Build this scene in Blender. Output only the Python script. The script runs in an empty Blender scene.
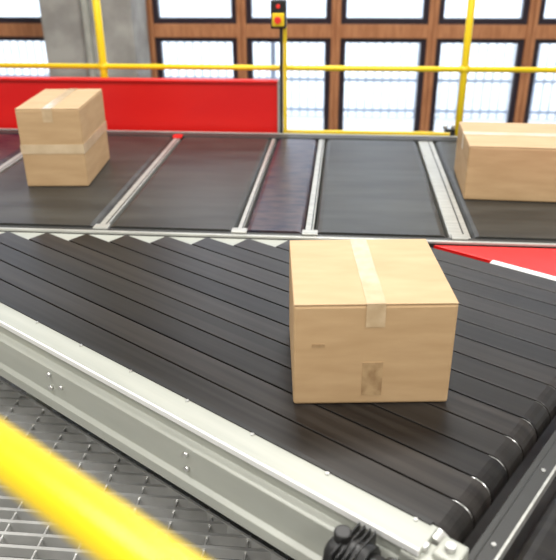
import bpy, bmesh, math, random
from mathutils import Matrix, Vector
random.seed(4)
sc=bpy.context.scene
sc.view_settings.view_transform='Standard'

# ---------------------------------------------------------------- materials
def mat(name,col,rough=.5,metal=0.,noise=None,col2=None,scale=(1,1,1),nscale=8,bump=0,spec=.5,coat=0,detail=4,lo=.35,hi=.65):
    m=bpy.data.materials.new(name); m.use_nodes=True
    nt=m.node_tree; b=nt.nodes['Principled BSDF']
    b.inputs['Base Color'].default_value=(*col,1); b.inputs['Roughness'].default_value=rough
    b.inputs['Metallic'].default_value=metal; b.inputs['Specular IOR Level'].default_value=spec
    b.inputs['Coat Weight'].default_value=coat
    if col2 or bump:
        tc=nt.nodes.new('ShaderNodeTexCoord'); mp=nt.nodes.new('ShaderNodeMapping')
        mp.inputs['Scale'].default_value=scale
        n=nt.nodes.new('ShaderNodeTexNoise'); n.inputs['Scale'].default_value=nscale; n.inputs['Detail'].default_value=detail
        nt.links.new(tc.outputs['Object'],mp.inputs['Vector']); nt.links.new(mp.outputs[0],n.inputs['Vector'])
        if col2:
            r=nt.nodes.new('ShaderNodeValToRGB')
            r.color_ramp.elements[0].color=(*col,1); r.color_ramp.elements[1].color=(*col2,1)
            r.color_ramp.elements[0].position=lo; r.color_ramp.elements[1].position=hi
            nt.links.new(n.outputs['Fac'],r.inputs[0]); nt.links.new(r.outputs[0],b.inputs['Base Color'])
        if bump:
            bp=nt.nodes.new('ShaderNodeBump'); bp.inputs['Strength'].default_value=bump; bp.inputs['Distance'].default_value=.01
            nt.links.new(n.outputs['Fac'],bp.inputs['Height']); nt.links.new(bp.outputs[0],b.inputs['Normal'])
    return m
M={}
M['belt']=[mat('strip_rubber_%d'%i,c,.36,col2=c2,scale=(.35,14,1),nscale=3,spec=.38) for i,(c,c2) in enumerate([((.008,.007,.006),(.022,.019,.017)),((.011,.009,.008),(.028,.024,.021)),((.006,.005,.005),(.016,.014,.012))])]
M['sorter']=mat('sorter_rubber',(.022,.022,.020),.42,col2=(.044,.044,.039),scale=(.6,3,1),nscale=3,spec=.45)
M['navy']=mat('navy_rubber',(.003,.005,.022),.3,col2=(.070,.045,.045),scale=(2.2,6,1),nscale=4,spec=.35)
M['alu']=mat('aluminium',(.42,.42,.39),.42,.5,col2=(.54,.54,.50),scale=(1,12,1),nscale=4)
M['paint']=mat('grey_painted_steel',(.36,.37,.33),.4,.1,col2=(.43,.44,.39),scale=(.5,6,3),nscale=3)
M['steel']=mat('zinc_steel',(.65,.65,.63),.3,.8)
M['grate']=mat('galvanised_grating',(.50,.50,.48),.35,.5,col2=(.68,.68,.66),nscale=6)
M['darkm']=mat('dark_steel',(.05,.05,.048),.45,.4)
M['black']=mat('black_plastic',(.012,.012,.012),.4)
M['bed']=mat('black_bed',(.004,.004,.004),.8,spec=.2)
M['red']=mat('red_paint',(.70,.008,.008),.38,col2=(.78,.014,.010),scale=(.6,1,2),nscale=2)
M['yellow']=mat('yellow_paint',(.82,.58,.01),.33,col2=(.88,.64,.015),nscale=3)
M['concrete']=mat('concrete',(.27,.26,.24),.85,col2=(.40,.39,.36),nscale=4,bump=.3,detail=8)
M['floor']=mat('floor_concrete',(.12,.12,.115),.5,col2=(.34,.33,.31),nscale=1.5,detail=8)
M['wood']=mat('brown_wood',(.36,.14,.055),.5,col2=(.48,.21,.09),scale=(6,6,1),nscale=5)
M['frame']=mat('black_window_frame',(.02,.012,.02),.4)
M['wall']=mat('plaster',(.62,.60,.56),.8,col2=(.70,.68,.64),nscale=3)
M['white']=mat('white_plastic',(.80,.80,.78),.4)
M['card']=mat('cardboard',(.45,.29,.145),.75,col2=(.53,.355,.19),scale=(1,1,5),nscale=5,bump=.06,lo=.3,hi=.7)
M['flap']=mat('cardboard_flap',(.47,.32,.175),.75,col2=(.54,.375,.215),scale=(1,4,1),nscale=5,lo=.3,hi=.7)
M['tape']=mat('packing_tape',(.49,.35,.20),.25,col2=(.58,.43,.265),scale=(3,3,3),nscale=7,coat=.15)
M['tapew']=mat('light_packing_tape',(.52,.39,.24),.3,col2=(.64,.50,.33),scale=(2,2,2),nscale=6,coat=.15)
M['smudge']=mat('cardboard_print',(.31,.19,.09),.7,col2=(.46,.31,.16),nscale=30)
M['redb']=mat('red_button',(.8,.02,.01),.3,coat=.5)
M['pave']=mat('pavement',(.75,.77,.80),.8,col2=(.85,.86,.88),nscale=1)
M['facade']=mat('pale_facade',(.80,.84,.90),.8)
M['rail_o']=mat('pale_blue_railing',(.38,.45,.56),.5)
def glassmat():
    m=bpy.data.materials.new('window_glass'); m.use_nodes=True; nt=m.node_tree; nt.nodes.clear()
    o=nt.nodes.new('ShaderNodeOutputMaterial'); x=nt.nodes.new('ShaderNodeMixShader')
    t=nt.nodes.new('ShaderNodeBsdfTransparent'); g=nt.nodes.new('ShaderNodeBsdfGlossy')
    t.inputs[0].default_value=(.94,.97,1,1); g.inputs['Roughness'].default_value=.05
    x.inputs[0].default_value=.06
    nt.links.new(t.outputs[0],x.inputs[1]); nt.links.new(g.outputs[0],x.inputs[2]); nt.links.new(x.outputs[0],o.inputs[0]); return m
M['glass']=glassmat()

# ---------------------------------------------------------------- builders
def empty(name,loc=(0,0,0),rz=0):
    e=bpy.data.objects.new(name,None); e.empty_display_size=.1
    e.location=loc; e.rotation_euler=(0,0,rz); bpy.context.collection.objects.link(e); return e
def finish(name,bm,m,parent=None,bevel=0,smooth=False,seg=2):
    bmesh.ops.recalc_face_normals(bm,faces=bm.faces)
    me=bpy.data.meshes.new(name); bm.to_mesh(me); bm.free()
    me.materials.append(M[m] if isinstance(m,str) else m)
    o=bpy.data.objects.new(name,me); bpy.context.collection.objects.link(o)
    if smooth:
        for p in me.polygons: p.use_smooth=True
    if bevel:
        b=o.modifiers.new('bevel','BEVEL'); b.width=bevel; b.segments=seg; b.limit_method='ANGLE'
    if parent: o.parent=parent
    return o
def addbox(bm,x0,x1,y0,y1,z0,z1,mtx=None):
    vs=[bm.verts.new((x,y,z)) for z in(z0,z1) for y in(y0,y1) for x in(x0,x1)]
    for f in((0,1,3,2),(4,6,7,5),(0,4,5,1),(2,3,7,6),(0,2,6,4),(1,5,7,3)): bm.faces.new([vs[i] for i in f])
    if mtx: bmesh.ops.transform(bm,matrix=mtx,verts=vs)
def box(name,x0,x1,y0,y1,z0,z1,m,parent=None,bevel=0):
    bm=bmesh.new(); addbox(bm,x0,x1,y0,y1,z0,z1); return finish(name,bm,m,parent,bevel)
def boxes(name,L,m,parent=None,bevel=0):
    bm=bmesh.new()
    for b in L: addbox(bm,*b)
    return finish(name,bm,m,parent,bevel)
def addcyl(bm,a,b,r,seg=16,r2=None):
    a=Vector(a);b=Vector(b);d=b-a
    mt=Matrix.Translation((a+b)/2)@d.to_track_quat('Z','Y').to_matrix().to_4x4()
    bmesh.ops.create_cone(bm,cap_ends=True,segments=seg,radius1=r,radius2=r if r2 is None else r2,depth=d.length,matrix=mt)
def cyls(name,L,m,parent=None,seg=16,bevel=0):
    bm=bmesh.new()
    for c in L: addcyl(bm,c[0],c[1],c[2],seg,c[3] if len(c)>3 else None)
    o=finish(name,bm,m,parent,bevel)
    for p in o.data.polygons: p.use_smooth=len(p.vertices)==4
    return o
def extr(name,prof,axis,a,b,m,parent=None,bevel=0):
    bm=bmesh.new()
    def P(p,t): return {'x':(t,p[0],p[1]),'y':(p[0],t,p[1]),'z':(p[0],p[1],t)}[axis]
    A=[bm.verts.new(P(p,a)) for p in prof]; B=[bm.verts.new(P(p,b)) for p in prof]
    bm.faces.new(A); bm.faces.new(B[::-1]); n=len(prof)
    for i in range(n): bm.faces.new((A[i],A[(i+1)%n],B[(i+1)%n],B[i]))
    return finish(name,bm,m,parent,bevel)

# ---------------------------------------------------------------- room shell
box('floor',-12,12,-8,8.1,-.1,0,'floor')
box('ceiling',-12,12,-8,8.3,6.5,6.6,'wall')
box('wall_left',-12.2,-12,-8,8.3,0,6.5,'wall')
box('wall_right',12,12.2,-8,8.3,0,6.5,'wall')
box('wall_front',-12,12,-8.2,-8,0,6.5,'wall')
WT=4.6
bw=empty('wall_back')
boxes('upper_wall',[(-12,12,8.0,8.3,WT,6.5)],'wall',bw)
boxes('sill',[(-12,12,7.98,8.3,0,.1)],'frame',bw)
P=1.025; x0=-2.17
idx=0
edges=[x0+P*i for i in range(-9,13)]
for i in range(len(edges)-1):
    a=edges[i]; b=edges[i+1]; idx+=1
    w=empty('window_%d'%idx)
    boxes('mullion',[(a-.05,a-.004,7.95,8.12,.1,WT),(a+.004,a+.05,7.95,8.12,.1,WT),(a-.01,a+.01,7.97,8.10,.1,WT)],'wood',w,.005)
    boxes('transom',[(a+.05,b-.05,7.96,8.12,1.20,1.34),(a+.05,b-.05,7.96,8.12,2.62,2.76),(a+.05,b-.05,7.96,8.12,WT-.1,WT)],'wood',w,.006)
    L=[]
    for z0,z1 in((.1,1.20),(1.34,2.62),(2.76,WT-.1)):
        f=.062; A=a+.05; B=b-.05
        L+=[(A,A+f,7.99,8.08,z0,z1),(B-f,B,7.99,8.08,z0,z1),(A+f,B-f,7.99,8.08,z0,z0+f),(A+f,B-f,7.99,8.08,z1-f*.8,z1)]
    boxes('casement',L,'frame',w,.004)
    boxes('pane',[(a+.1,b-.1,8.03,8.036,.13,1.17),(a+.1,b-.1,8.03,8.036,1.37,2.6),(a+.1,b-.1,8.03,8.036,2.8,WT-.13)],'glass',w)
col=empty('concrete_column')
boxes('shaft',[(-3.13,-2.17,7.35,7.93,0,6.5)],'concrete',col,.02)
boxes('formwork_ribs',[(-3.14,-2.16,7.345,7.5,z,z+.012) for z in(.9,2.1,3.3,4.5)]+[(-2.5,-2.485,7.343,7.36,0,6.5)],'concrete',col)
boxes('corner_pipe',[(-2.66,-2.60,7.28,7.35,0,6.5)],'paint',col,.01)

box('pavement',-20,20,8.32,23.8,-.15,-.02,'pave')
fac=empty('facade_outside')
boxes('facade_wall',[(-20,20,24,24.4,-.1,9)],'facade',fac)
boxes('facade_bands',[(-20,20,23.93,24,z,z+.25) for z in(2.6,5.2,7.8)],'pave',fac)
boxes('facade_pilasters',[(x,x+.3,23.88,23.92,0,9) for x in range(-19,20,3)],'pave',fac)
bm=bmesh.new()
for k in range(130):
    x=-7+k*.11; addbox(bm,x,x+.018,9.6,9.62,-.02,1.02)
for z in (.05,.45,1.0): addbox(bm,-7,7.3,9.59,9.63,z,z+.035)
for k in range(8): addbox(bm,-7+k*2,-6.94+k*2,9.57,9.65,-.02,1.08)
finish('railing_outside',bm,'rail_o')

# ---------------------------------------------------------------- sorter conveyor (runs along x)
so=empty('sorter_conveyor')
Y0,Y1=2.90,4.56
div=[-3.0,-1.98,-1.10,-.455,-.14,.53,1.62,2.7]
dw=[.06,.06,.05,.035,.045,.10,.08,.08]
for i in range(len(div)-1):
    a=div[i]+dw[i]/2; b=div[i+1]-dw[i+1]/2; r=.035; pr=[]
    for k in range(7):
        t=math.pi/2+math.pi*k/6; pr.append((a+r+r*math.cos(t),.965+r*math.sin(t)))
    for k in range(7):
        t=-math.pi/2+math.pi*k/6; pr.append((b-r+r*math.cos(t),.965+r*math.sin(t)))
    extr('belt_section_%d'%(i+1),pr,'y',Y0+.03,Y1-.03,'navy' if i in(0,3) else 'sorter',so)
L=[];L2=[]
for d,w in zip(div,dw):
    L.append((d-w/2+.004,d+w/2-.004,Y0+.02,Y1,.93,.996))
    L2.append((d+w*.15,d+w*.15+.006,Y0+.03,Y1-.01,.996,.9975))
boxes('transfer_plates',L,'alu',so,.002)
boxes('plate_grooves',L2,'darkm',so)
boxes('plate_end_covers',[(-1.13,-1.07,4.50,4.56,.996,1.010)],'red',so,.002)
boxes('bed',[(-3,2.7,Y0+.02,Y1-.02,.70,.925)],'bed',so)
extr('near_side_rail',[(Y0-.03,.75),(Y0+.028,.75),(Y0+.028,.992),(Y0-.0,.996),(Y0-.03,.985)],'x',-3.0,2.7,'darkm',so,.002)
boxes('near_trim',[(-3.0,2.7,Y0-.034,Y0-.016,.986,.998)],'alu',so,.002)
extr('far_side_rail',[(Y1-.02,.72),(Y1+.06,.72),(Y1+.06,1.010),(Y1-.02,1.005)],'x',-3.0,2.7,'darkm',so,.003)
boxes('far_trim',[(-3.0,2.7,Y1+.045,Y1+.06,1.008,1.014)],'alu',so,.002)
boxes('edge_clips',[(x,x+.07,Y0-.01,Y0+.04,.996,1.006) for x in(-1.13,-.49,-.17,.49)],'alu',so,.002)
boxes('legs',[(x,x+.08,y,y+.08,0,.72) for x in(-2.9,-1.2,.4,2.3) for y in(3.0,4.4)],'paint',so,.004)

# ---------------------------------------------------------------- strip merge conveyor (local u,v)
A=math.radians(33.4); c,s=math.cos(A),math.sin(A)
me_=empty('strip_belt_merge_conveyor',rz=-A)
V0,V1,UE=1.135,2.55,-.41; N=14; pw=(V1-V0)/N; R=.05; RC=UE-R
YT=2.835
def ustart(v): return (v*c-YT)/s
for i in range(N):
    a=V0+i*pw+.003; b=V0+(i+1)*pw-.003; us=ustart(b)
    pr=[(us+.004,1.0),(us,.994),(us,.955),(us+.06,.90)]
    for k in range(13):
        t=-math.pi/2+math.pi*k/12; pr.append((RC+R*math.cos(t),.95+R*math.sin(t)))
    extr('belt_strip_%d'%(i+1),pr,'y',a,b,M['belt'][i%3],me_,.0015)
    box('slider_bed_%d'%(i+1),us+.12,RC-.06,a-.003,b+.003,.82,.895,'bed',me_)
    box('gap_filler_%d'%(i+1),us+.16,RC-.06,b-.002,b+.008,.88,.985,'bed',me_)
cyls('end_roller',[((RC,V0-.03,.95),(RC,V1+.03,.95),.0455)],'steel',me_,32)
fr=[(1.131,.90),(1.131,1.004),(1.052,1.004),(1.045,.998),(1.045,.955),(1.028,.950),(1.020,.945),(1.020,.845),(1.004,.838),(1.004,.80),(1.06,.80),(1.06,.90)]
extr('near_side_frame',fr,'x',-3.6,-.455,'paint',me_,.002)
boxes('frame_edge_highlight',[(-3.6,-.455,1.038,1.046,.99,1.009)],'white',me_,.002)  # white strip stands in for the bright highlight along the flange's outer edge
extr('far_side_frame',[(V1+.004,.85),(V1+.004,1.0),(V1+.038,1.0),(V1+.038,.85)],'x',ustart(V1)+.33,1.2,'white',me_,.002)
Bt=[]
for u in(-2.4,-1.78,-1.15,-.66):
    Bt+=[((u,1.022,.925),(u,1.010,.925),.008),((u,1.022,.875),(u,1.010,.875),.008)]
Bt+=[((-1.72,1.022,.9),(-1.72,1.010,.9),.007)]
for k in range(12):
    u=-3.2+k*.245; Bt.append(((u,1.118,1.003),(u,1.118,1.008),.005))
cyls('frame_bolts',Bt,'steel',me_,10)
boxes('edge_wear_strip',[(-3.5,-.47,1.124,1.1375,.95,1.008)],'black',me_)
boxes('end_crossbar',[(-.385,-.365,V0-.05,V1+.05,.88,.955),(-.365,-.325,V0-.05,V1+.05,.935,.965)],'darkm',me_,.003)
boxes('crossbar_lip',[(-.329,-.322,V0-.05,V1+.05,.94,.970)],'alu',me_,.001)
cyls('crossbar_bolts',[((-.347,V0+.06+k*.31,.964),(-.347,V0+.06+k*.31,.970),.006) for k in range(5)],'steel',me_,6)
boxes('bearing_block',[(-.50,-.42,1.035,1.10,.88,.985),(-.435,-.375,1.06,1.125,.93,1.0),(-.40,-.33,1.02,1.06,.93,.97)],'paint',me_,.006)
cyls('bearing_bolts',[((-.46,1.07,.985),(-.46,1.07,1.002),.013),((-.405,1.09,1.0),(-.405,1.09,1.015),.012),((-.365,1.04,.97),(-.365,1.04,.985),.01),((-.44,1.03,.94),(-.44,1.0,.94),.018)],'steel',me_,6)
mz=.965; mv=.962
cyls('drive_motor',[((-.62,mv,mz),(-.53,mv,mz),.054),((-.53,mv,mz),(-.50,mv,mz),.040),((-.50,mv,mz),(-.43,mv,mz),.048),((-.60,mv,mz+.04),(-.60,mv,mz+.072),.020),((-.47,mv,mz+.03),(-.47,mv,mz+.063),.017),((-.62,mv,mz),(-.635,mv,mz),.025)],'black',me_,20,.004)
boxes('motor_fins',[(-.595+k*.014,-.590+k*.014,mv-.058,mv+.058,mz-.056,mz+.056) for k in range(4)]+[(-.52,-.46,mv,1.04,.86,.92)],'black',me_,.002)
boxes('legs',[(u,u+.07,v,v+.07,0,.82) for u,v in((-2.4,1.25),(-.75,1.25),(-.9,2.3))],'paint',me_,.004)
sp=box('tooth_infill_plate',-3.0,.36,2.66,2.862,.965,.984,'paint'); sp.parent=me_; sp.matrix_parent_inverse=Matrix.Rotation(A,4,'Z')

vt=V1+.058
def xon(y): return (vt-y*c)/s
extr('red_guard_plate',[(xon(2.855),2.855),(xon(1.9),1.9),(2.6,1.9),(2.6,2.855)],'z',.95,.985,'red',None,.002)

ta=empty('takeaway_conveyor',rz=-A)
pr=[]
for k in range(9):
    t=math.pi/2+math.pi*k/8; pr.append((-.265+.04*math.cos(t),.93+.04*math.sin(t)))
pr+=[(1.6,.89),(1.6,.97)]
extr('belt',pr,'y',V0-.02,V1-.01,M['belt'][2],ta)
boxes('side_frames',[(-.29,1.6,V0-.09,V0-.025,.82,.975)],'darkm',ta,.004)
boxes('legs',[(u,u+.07,v,v+.07,0,.88) for u in(.2,1.4) for v in(1.2,2.3)],'paint',ta,.004)

# ---------------------------------------------------------------- cardboard boxes
def carton(w,d,h,loc,rz,kind):
    e=empty('cardboard_box',loc,rz)
    box('body',-w/2,w/2,-d/2,d/2,0,h-.004,'card',e,.008)
    if kind!='R':
        boxes('top_flaps',[(-w/2+.001,-.0015,-d/2+.001,d/2-.001,h-.004,h),(.0015,w/2-.001,-d/2+.001,d/2-.001,h-.004,h)],'flap',e,.0015)
        t=.026
        boxes('tape',[(-t,t,-d/2-.0015,d/2+.0015,h,h+.0012),(-t,t,-d/2-.0018,-d/2-.0002,h-.07,h+.0012),(-t,t,d/2+.0002,d/2+.0018,h-.07,h+.0012)],'tape',e)
    else:
        boxes('top_flaps',[(-w/2+.001,w/2-.001,-d/2+.001,-.0015,h-.004,h),(-w/2+.001,w/2-.001,.0015,d/2-.001,h-.004,h)],'flap',e,.0015)
        boxes('tape',[(-w/2-.0015,w/2+.0015,-.03,.03,h,h+.0012),(-w/2-.0018,-w/2-.0002,-.03,.03,h-.08,h+.0012)],'tapew',e)
    return e
b1=carton(.440,.44,.322,(.080,1.870,1.001),math.radians(6),'F')
boxes('bottom_print',[(-.028,.028,-.2212,-.2198,.03,.14)],'smudge',b1)
boxes('handling_mark',[(-.17,-.135,-.2212,-.2198,.19,.20)],'smudge',b1)
b2=carton(.33,.52,.415,(-1.535,3.72,1.001),math.radians(5),'F')
boxes('wrap_tape',[(-.1665,.1665,-.2617,-.2598,.18,.23),(.1648,.1667,-.2617,.2617,.18,.23)],'tapew',b2)
b3=carton(.58,.50,.275,(.910,3.65,1.001),math.radians(-2),'R')

# ---------------------------------------------------------------- red guard panel
rp=empty('red_guard_panel')
box('sheet',-4.2,-.44,4.70,4.72,.90,1.335,'red',rp,.002)
boxes('top_fold',[(-4.2,-.44,4.68,4.74,1.327,1.345)],'red',rp,.004)
boxes('end_trim',[(-.445,-.435,4.68,4.74,.90,1.345)],'alu',rp,.002)
boxes('feet',[(x,x+.05,4.70,4.74,0,.9) for x in(-4.1,-2.3,-.55)],'darkm',rp)
# ---------------------------------------------------------------- yellow guard fence
fe=empty('safety_fence')
FY=4.82
cyls('posts',[((-1.655,FY,0),(-1.655,FY,2.9),.027),((.775,FY,0),(.775,FY,2.9),.024),((3.2,FY,0),(3.2,FY,2.9),.024),((-4.1,FY,0),(-4.1,FY,2.9),.027)],'yellow',fe,20)
cyls('rails',[((-4.1,FY-.005,1.405),(3.2,FY-.005,1.405),.018),((-4.1,FY,2.85),(3.2,FY,2.85),.022)],'yellow',fe,16)
boxes('toe_rail',[(-.40,.74,FY-.02,FY+.02,.950,.985)],'yellow',fe,.003)
cyls('rail_clamps',[((x-.03,FY-.005,1.405),(x+.03,FY-.005,1.405),.025) for x in(-1.655,.775)],'yellow',fe,16)
boxes('base_plates',[(x-.08,x+.08,FY-.08,FY+.08,0,.012) for x in(-4.1,-1.655,.775,3.2)],'yellow',fe)
# ---------------------------------------------------------------- emergency stop on its post
es=empty('emergency_stop_station')
boxes('post',[(-.410,-.386,FY-.10,FY-.08,0,1.72)],'yellow',es,.003)
boxes('upper_post',[(-.433,-.413,FY-.10,FY-.08,.0,1.76)],'darkm',es,.003)
boxes('housing',[(-.482,-.385,FY-.17,FY-.10,1.67,1.84)],'black',es,.008)
boxes('yellow_cover',[(-.472,-.395,FY-.182,FY-.17,1.685,1.765)],'yellow',es,.006)
cyls('red_mushroom',[((-.4335,FY-.182,1.725),(-.4335,FY-.20,1.725),.012),((-.4335,FY-.20,1.725),(-.4335,FY-.215,1.725),.022)],'redb',es,20,.003)
cyls('indicator',[((-.4335,FY-.17,1.805),(-.4335,FY-.182,1.805),.013)],'redb',es,16)
sn=empty('photo_sensor')
boxes('bracket',[(.70,.73,4.64,4.67,0,1.05),(.66,.73,4.64,4.67,1.03,1.05)],'darkm',sn,.003)
cyls('eye',[((.665,4.655,1.05),(.665,4.655,1.08),.015),((.715,4.655,1.05),(.715,4.655,1.085),.013)],'steel',sn,12)

# ---------------------------------------------------------------- foreground handrail
hr=empty('handrail',rz=-A)
cyls('top_tube',[((-2.2,.25,1.75),(1.4,.25,1.75),.0245)],'yellow',hr,40)
cyls('uprights',[((u,.25,0),(u,.25,1.75),.021) for u in(-2.1,1.3)],'yellow',hr,24)

# ---------------------------------------------------------------- walkway grating (clipped clear of the conveyor legs)
ZG=.5; VM=1.2
bm=bmesh.new()
y=.25
while y<2.35:
    xm=min(.6,(VM-y*c)/s)
    if xm>-2.5: addbox(bm,-2.6,xm,y,y+.012,ZG-.040,ZG)
    y+=.050
x=-2.6
while x<.6:
    ym=min(2.35,(VM-x*s)/c); addbox(bm,x,x+.006,.25,ym,ZG-.022,ZG-.008); x+=.13
rotm=Matrix.Rotation(-A,4,'Z')
addbox(bm,-3.1,0,VM-.004,VM+.004,ZG-.035,ZG+.002,rotm)
gr=empty('walkway_grating')
finish('grating_mesh',bm,'grate',gr)
boxes('support_beams',[(x,x+.06,.3,1.3,ZG-.09,ZG-.04) for x in(-2.5,-1.3,-.15)]+[(x,x+.06,y,y+.06,0,ZG-.045) for x in(-2.5,-1.3,-.15) for y in(.3,1.24)],'darkm',gr)

# ---------------------------------------------------------------- lamps
def area(name,loc,sx,sy,power,colr,rot=(0,0,0)):
    l=bpy.data.lights.new(name,'AREA'); l.shape='RECTANGLE'; l.size=sx; l.size_y=sy; l.energy=power; l.color=colr
    o=bpy.data.objects.new(name,l); o.location=loc; o.rotation_euler=rot; bpy.context.collection.objects.link(o)
for k,(x,y,p) in enumerate([(-3,1,210),(3,1,250),(-3,-3.5,340),(3,-3.5,340),(0,4.5,260)]):
    area('ceiling_lamp_light',(x,y,6.2),1.6,1.6,p,(1,.98,.945))
    cl=empty('ceiling_lamp'); boxes('housing',[(x-.85,x+.85,y-.85,y+.85,6.26,6.34)],'paint',cl,.01)
    cyls('hangers',[((x-.6,y,6.34),(x-.6,y,6.5),.01),((x+.6,y,6.34),(x+.6,y,6.5),.01)],'steel',cl,8)
w=bpy.data.worlds.new('world'); sc.world=w; w.use_nodes=True
bg=w.node_tree.nodes['Background']; bg.inputs[0].default_value=(.90,.95,1,1); bg.inputs[1].default_value=3.4

# ---------------------------------------------------------------- camera
th=math.radians(26.2); yaw=math.radians(5.5); roll=math.radians(0.45)
cam=bpy.data.cameras.new('camera'); co=bpy.data.objects.new('camera',cam); bpy.context.collection.objects.link(co)
cam.sensor_width=36; cam.sensor_fit='HORIZONTAL'; cam.lens=700/556*36; cam.clip_start=.02
Rm=Matrix.Rotation(yaw,3,'Z')@Matrix.Rotation(math.pi/2-th,3,'X')@Matrix.Rotation(-roll,3,'Z')
co.matrix_world=Matrix.Translation((0,0,2.2))@Rm.to_4x4()
cam.dof.use_dof=True; cam.dof.focus_distance=2.3; cam.dof.aperture_fstop=2.6
sc.camera=co
